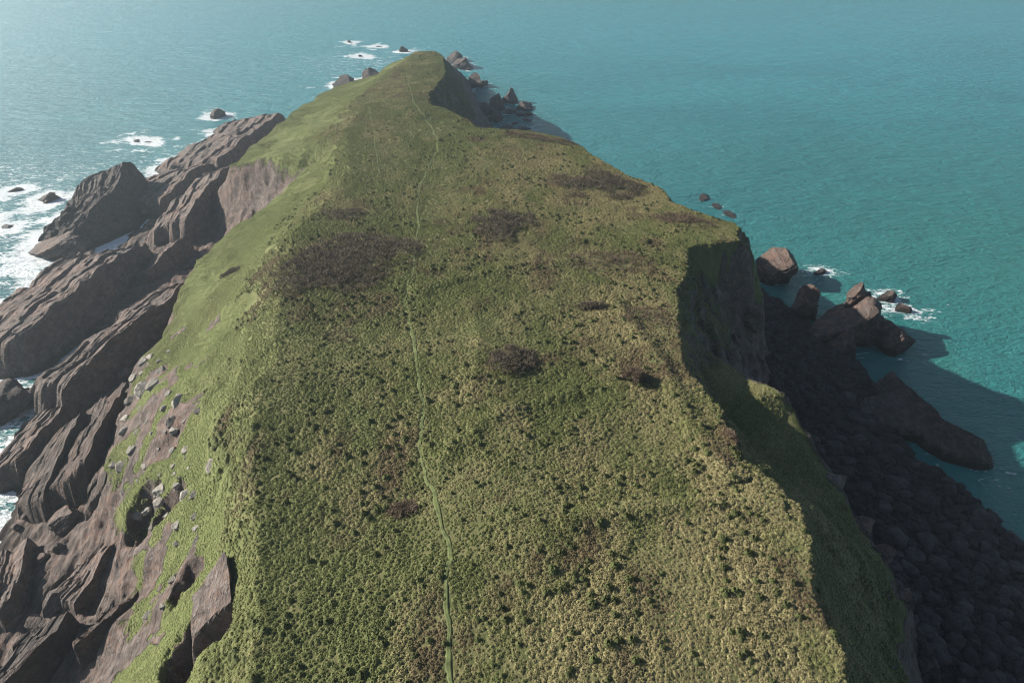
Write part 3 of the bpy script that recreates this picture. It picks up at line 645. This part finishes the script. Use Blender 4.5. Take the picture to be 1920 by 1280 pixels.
thicket('low brown scrub on the brink near the east cliff corner', 1285, 415, 27.4, 5.5, 2.6, 0.7, 510, 'twig_brown', dens=16, name='scrub_strip', rot=-0.4, soft=.6)
thicket('dark scrub running down the upper end of the east gully', 1215, 590, 28.4, 3.6, 3.0, 0.6, 511, 'twig_brown', dens=10, soft=.8)
thicket('small russet bush on the edge of the east gully', 1372, 822, 28.2, 1.0, 1.0, 0.7, 512, 'twig_brown', dens=80, name='russet_bush')
thicket('faint dark scrub beyond the largest thicket', 640, 408, 27.4, 4.5, 2.6, 0.6, 513, dens=12, soft=.7)
thicket('small dark bush on the green west slope', 425, 495, 22, 2.2, 1.2, 0.7, 514, dens=30, name='thorn_bush')

# ------------------------------------------------------------------ tussock grass, scattered over the turf
def tussock_mesh(seed, n, spread, hgt, w):
    r_ = np.random.RandomState(seed); V = []; F = []
    for i in range(n):
        th = r_.uniform(0, 6.283); k = math.sqrt(r_.rand()); out = spread * (0.25 + 0.95 * k); hh = hgt * (1.1 - 0.55 * k) * r_.uniform(.75, 1.2)
        d = np.array([math.cos(th), math.sin(th)]); p = np.array([-d[1], d[0]]) * w * r_.uniform(.7, 1.3)
        b = d * spread * 0.12; m = d * out * 0.55; e = d * out
        q = len(V)
        V += [(b[0] - p[0], b[1] - p[1], -.05), (b[0] + p[0], b[1] + p[1], -.05), (m[0] + p[0], m[1] + p[1], hh), (m[0] - p[0], m[1] - p[1], hh), (e[0], e[1], hh * (1 - 0.75 * k) )]
        F += [(q, q + 1, q + 2), (q, q + 2, q + 3), (q + 3, q + 2, q + 4)]
    return mesh_np('tussock_tuft', V, F, False)
TCOL = bpy.data.collections.new('tussock_shapes')
for k in range(6):
    me = tussock_mesh(600 + k, 36, 0.225, 0.15, 0.031) if k < 4 else tussock_mesh(600 + k, 60, 0.27, 0.27, 0.036)
    me.materials.append(M['tussock']); TCOL.objects.link(bpy.data.objects.new('tuft_%d' % k, me))

def scatter(name, label, X, Y, Z, scl, rot, pick, tint):
    me = bpy.data.meshes.new(name); n = len(X)
    me.vertices.add(n); me.vertices.foreach_set('co', np.stack([X, Y, Z], 1).astype(np.float32).ravel())
    for nm, arr in (('scl', scl), ('rotz', rot)):
        a = me.attributes.new(nm, 'FLOAT', 'POINT'); a.data.foreach_set('value', arr.astype(np.float32))
    a = me.attributes.new('pick', 'INT', 'POINT'); a.data.foreach_set('value', pick.astype(np.int32))
    colattr(me, 'tint', tint)
    me.materials.append(M['tussock'])
    o = link(name, me); tag(o, label, 'grass', kind='stuff')
    ng = bpy.data.node_groups.new(name, 'GeometryNodeTree')
    ng.interface.new_socket('Geometry', in_out='INPUT', socket_type='NodeSocketGeometry'); ng.interface.new_socket('Geometry', in_out='OUTPUT', socket_type='NodeSocketGeometry')
    N = ng.nodes; gi = N.new('NodeGroupInput'); go = N.new('NodeGroupOutput')
    ci = N.new('GeometryNodeCollectionInfo'); ci.inputs['Collection'].default_value = TCOL; ci.inputs['Separate Children'].default_value = True; ci.inputs['Reset Children'].default_value = True
    iop = N.new('GeometryNodeInstanceOnPoints'); iop.inputs['Pick Instance'].default_value = True
    def na(nm, typ):
        q = N.new('GeometryNodeInputNamedAttribute'); q.data_type = typ; q.inputs['Name'].default_value = nm; return q.outputs['Attribute']
    cx = N.new('ShaderNodeCombineXYZ')
    L = ng.links
    L.new(na('rotz', 'FLOAT'), cx.inputs['Z']); L.new(gi.outputs[0], iop.inputs['Points']); L.new(ci.outputs[0], iop.inputs['Instance'])
    L.new(na('pick', 'INT'), iop.inputs['Instance Index']); L.new(cx.outputs[0], iop.inputs['Rotation']); L.new(na('scl', 'FLOAT'), iop.inputs['Scale'])
    L.new(iop.outputs[0], go.inputs[0])
    md = o.modifiers.new('scatter', 'NODES'); md.node_group = ng
    return o

r_ = np.random.RandomState(3)
NT0 = 640000
ty = 14 + (262 - 14) * r_.rand(NT0) ; tx = r_.uniform(-70, 42, NT0)
NW = 130000                                                   # extra short grass on the smooth west slope
ty = np.r_[ty, r_.uniform(24, 135, NW)]; tx = np.r_[tx, r_.uniform(-58, -15, NW)]
xa_, _ = line_at('L2', ty); xb_, _ = line_at('S', ty); k = (np.abs(tx) < 26 + 0.62 * ty) & (tx > xa_ - 2) & (tx < xb_ + 3)
ex = (np.arange(len(tx)) >= NT0)[k]; tx = tx[k]; ty = ty[k]; NT0 = len(tx)
tz, ts = height(tx, ty)
e = 0.35
slp = np.hypot((height(tx + e, ty)[0] - tz) / e, (height(tx, ty + e)[0] - tz) / e)
onplat = (ts > 3.72 + 0.2 * fbm2(tx / 5, ty / 5, 41, 3)) & (ts < 6.12)
oneast = (ts >= 6.0) & (ts < 7.85) & (slp < 2.0)
onwest = (ts > 2.93 + 0.12 * fbm2(tx / 2.5, ty / 2.5, 43, 4)) & (ts < 3.8) & (slp < 1.8) & (bare(tx, ty, ts) < 0.4)
keep = (onplat | oneast | onwest) & (tz > 7) & (~ex | onwest)
for P, w in zip(PATHS, (0.28, 0.18)):
    kd = kdtree.KDTree(len(P))
    for i, p in enumerate(P): kd.insert((p[0], p[1], 0), i)
    kd.balance()
    near = np.zeros(NT0, bool)
    cand = np.where(keep & (tx > P[:, 0].min() - 1) & (tx < P[:, 0].max() + 1))[0]
    for i in cand:
        if kd.find((tx[i], ty[i], 0))[2] < w: near[i] = True
    keep &= ~near
brown = np.zeros(NT0)
for (x0_, y0_, rx, ry, rot, seed) in THICK:
    c, s_ = math.cos(rot), math.sin(rot); dx = tx - x0_; dy = ty - y0_
    qa = (dx * c + dy * s_) / rx; qb = (-dx * s_ + dy * c) / ry
    q = np.hypot(qa, qb) / np.clip(0.80 + 0.75 * fbm2(qa * 2.4 + seed, qb * 2.4, seed, 4), .3, 2)
    keep &= ~((q < 1.0) & (r_.rand(NT0) < 0.97 * sst(1.0, 0.7, q))); brown = np.maximum(brown, np.clip(1.6 - q, 0, 1) * 0.9)
n1 = fbm2(tx / 16, ty / 22, 51, 4); n2 = fbm2(tx / 3.5, ty / 4.5, 52, 4); n3 = fbm2(tx / 7, ty / 10, 53, 3)
dry = sst(-0.45, 0.5, n1 * .9 + n2 * 0.8 + np.clip(tx / 45, -.5, .5) * 0.5 + r_.randn(NT0) * 0.16)
green = np.array([0.168, 0.182, 0.064]); straw = np.array([0.305, 0.262, 0.128]); dark = np.array([0.115, 0.128, 0.046]); rus = np.array([0.15, 0.105, 0.062]); lushc = np.array([0.208, 0.228, 0.086])
tint = green + (straw - green) * dry[:, None]
bg = sst(0.32, 0.6, n3 + r_.randn(NT0) * .12)[:, None] * (1 - dry[:, None]); tint = tint + (lushc - tint) * bg * .6
n4 = fbm2(tx / 5, ty / 6, 54, 4); brown = np.maximum(brown, sst(0.22, 0.5, n4) * 0.75 * onplat)
b = (brown * sst(-.6, .3, n2))[:, None]; tint = tint + (rus - tint) * b
west = onwest[:, None] * (1 - sst(3.7, 3.95, ts))[:, None]
wl_ = lushc * (1 - .35 * sst(-.3, .5, n1)[:, None]) + np.array([.2, .185, .085]) * .35 * sst(-.3, .5, n1)[:, None]
tint = tint + (wl_ * 1.2 - tint) * west * 0.85
tint *= (0.93 + 0.36 * r_.rand(NT0))[:, None]
scl = 0.62 + 0.55 * r_.rand(NT0); pick = r_.randint(0, 4, NT0)
flat = onwest & ~onplat; scl = np.where(flat, scl * 0.58, scl)
tall = onplat & (r_.rand(NT0) < 0.012 * (1 + 0.8 * np.sign(n2 + .1)) * np.clip(1.35 - ty / 140, .15, 1)); pick = np.where(tall, r_.randint(4, 6, NT0), pick); scl = np.where(tall, 0.9 + .5 * r_.rand(NT0), scl)
tint = np.where(tall[:, None], dark * (0.8 + .5 * r_.rand(NT0))[:, None], tint)
scl = scl * (0.68 + 0.62 * sst(-.45, .45, fbm2(tx / 6, ty / 8, 57, 4)))
far = np.clip((ty - 90) / 150, 0, 1); keep &= r_.rand(NT0) > far * 0.35; scl = scl * (1 + 0.25 * far)
k = np.where(keep)[0]
scatter('tussock_grass', 'tawny and green tussock grass covering the headland', tx[k], ty[k], tz[k] - 0.03, scl[k], r_.uniform(0, 6.28, NT0)[k], pick[k], tint[k])

# ------------------------------------------------------------------ sea
T = NT('sea_water')
fo = T.sep(T.attr('foam')['Color']); foam, shal = fo[0], fo[1]
W = math.radians(12)
sw = T.noise(T.vec((0.028, 0.085, 0.05), (0, 0, W)), 3, 0.5, 0.6)
w1 = T.noise(T.vec((0.16, 0.42, 0.3), (0, 0, W)), 4, 0.6, 0.5)
w2 = T.noise(T.vec((0.7, 1.5, 1.0), (0, 0, -W)), 4, 0.62, 0.3)
w3 = T.noise(T.vec((2.2, 4.2, 3.0), (0, 0, W)), 3, 0.6, 0.2)
h = T.math('ADD', T.math('MULTIPLY', sw, 2.0), T.math('ADD', T.math('MULTIPLY', w1, 1.5), T.math('ADD', T.math('MULTIPLY', w2, 0.8), T.math('MULTIPLY', w3, 0.3))))
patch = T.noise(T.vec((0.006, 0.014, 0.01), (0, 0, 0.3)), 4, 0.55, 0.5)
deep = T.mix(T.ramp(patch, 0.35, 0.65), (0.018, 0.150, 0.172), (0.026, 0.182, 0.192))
deep = T.mix(T.ramp(T.math('ADD', T.xyz(T.pos.outputs['Position'])[1], T.math('MULTIPLY', patch, 160.0)), 190.0, 540.0), deep, (0.055, 0.29, 0.335))  # paler, bluer far out: sky sheen towards the horizon put into the water colour
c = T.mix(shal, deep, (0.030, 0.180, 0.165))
fn = T.noise(T.vec((0.3, 0.75, 0.5), (0, 0, 0.25)), 6, 0.72, 1.2); fv = T.vor(T.vec(0.8), 'DISTANCE_TO_EDGE')
fm = T.math('ADD', foam, T.math('ADD', T.math('MULTIPLY', T.math('SUBTRACT', fn, 0.5), 2.3), T.math('MULTIPLY', T.math('SUBTRACT', 0.12, fv), 0.6)))
fm = T.math('MULTIPLY', T.ramp(fm, 0.36, 0.66), T.ramp(foam, 0.02, 0.2))
c = T.mix(fm, c, (0.75, 0.78, 0.78))
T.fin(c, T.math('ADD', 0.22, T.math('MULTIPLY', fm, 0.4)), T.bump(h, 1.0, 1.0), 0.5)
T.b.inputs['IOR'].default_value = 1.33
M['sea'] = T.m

nr, nc = 520, 560
yv = np.exp(np.linspace(math.log(26), math.log(520), nr)) ; uv = np.linspace(-1, 1, nc)
SX = uv[None, :] * (75 + 0.62 * yv)[:, None]; SY = np.repeat(yv[:, None], nc, 1)
sx, sy = SX.ravel(), SY.ravel()
tz_, ts_ = height(sx, sy); tz_ = np.where((sy > 318) | (sy < 9), -8, tz_)
allw = np.concatenate(WATER); kd = kdtree.KDTree(len(allw))
for i, p in enumerate(allw): kd.insert((p[0], p[1], 0), i)
kd.balance()
fnz = np.clip(1 + 1.3 * fbm2(sx / 7, sy / 4.5, 91, 4), 0.35, 2.6)
fd = np.zeros(len(sx)); vis = np.where((tz_ < 1.5))[0]
for i in vis:
    co, j, dd = kd.find((sx[i], sy[i], 0))
    dd *= fnz[i]
    if dd < 6: fd[i] = (1 - dd / 6) ** 1.3 * allw[j, 2]
shore = sst(-2.6, -0.1, tz_) * np.where(sx < -15, 0.9, 0.22)
surf = sst(-60, -95, sx) * sst(90, 130, sy) * sst(250, 190, sy) * 0.32
surf += np.exp(-(((sx + 70) / 45) ** 2 + ((sy - 345) / 45) ** 2)) * 0.3
foamv = np.clip(np.maximum(fd * np.where(sx < 0, 0.78, 0.7), shore * .5) + surf, 0, 1) * (tz_ < 1.5)
shallow = np.clip(sst(-6.9, -1.0, tz_) * .8 + 0.9 * np.exp(-(((sx - 115) / 70) ** 2 + ((sy - 130) / 80) ** 2)), 0, 1)
V = np.stack([sx, sy, np.zeros_like(sx)], 1)
F = grid_faces(nr, nc)
# the open sea goes on to the horizon: an outer ring joined to the edge of the fine sheet
edge = np.r_[np.arange(nc), np.arange(2 * nc - 1, nr * nc, nc), np.arange(nr * nc - 2, (nr - 1) * nc - 1, -1), np.arange((nr - 2) * nc, 0, -nc)]
cen = np.array([0, 200.0]); dirs = V[edge, :2] - cen; dirs /= np.linalg.norm(dirs, axis=1)[:, None]
ring = np.c_[cen + dirs * 9000, np.zeros(len(edge))]
n0 = len(V); m = len(edge); ii = np.arange(m)
F2 = np.stack([edge[ii], n0 + ii, n0 + (ii + 1) % m, edge[(ii + 1) % m]], 1)
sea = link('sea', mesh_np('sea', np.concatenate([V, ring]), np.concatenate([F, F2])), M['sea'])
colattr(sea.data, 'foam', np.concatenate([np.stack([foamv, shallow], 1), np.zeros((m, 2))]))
tag(sea, 'blue green sea with wavelets and foam around the rocks', kind='structure')

# ------------------------------------------------------------------ haze
bm = bmesh.new(); bmesh.ops.create_cube(bm, size=1.0)
for v in bm.verts: v.co = (v.co.x * 1900, v.co.y * 1900 + 300, -11 + (v.co.z + .5) * 90)
me = bpy.data.meshes.new('haze'); bm.to_mesh(me); bm.free()
hm = bpy.data.materials.new('haze_air'); hm.use_nodes = True
nt = hm.node_tree; nt.nodes.remove(nt.nodes['Principled BSDF'])
pv = nt.nodes.new('ShaderNodeVolumePrincipled'); pv.inputs['Color'].default_value = (0.78, 0.92, 1.0, 1); pv.inputs['Density'].default_value = 0.0008; pv.inputs['Anisotropy'].default_value = 0.72
nt.links.new(pv.outputs[0], nt.nodes['Material Output'].inputs['Volume'])
tag(link('haze', me, hm), 'thin bright sea haze over the whole view', kind='stuff')
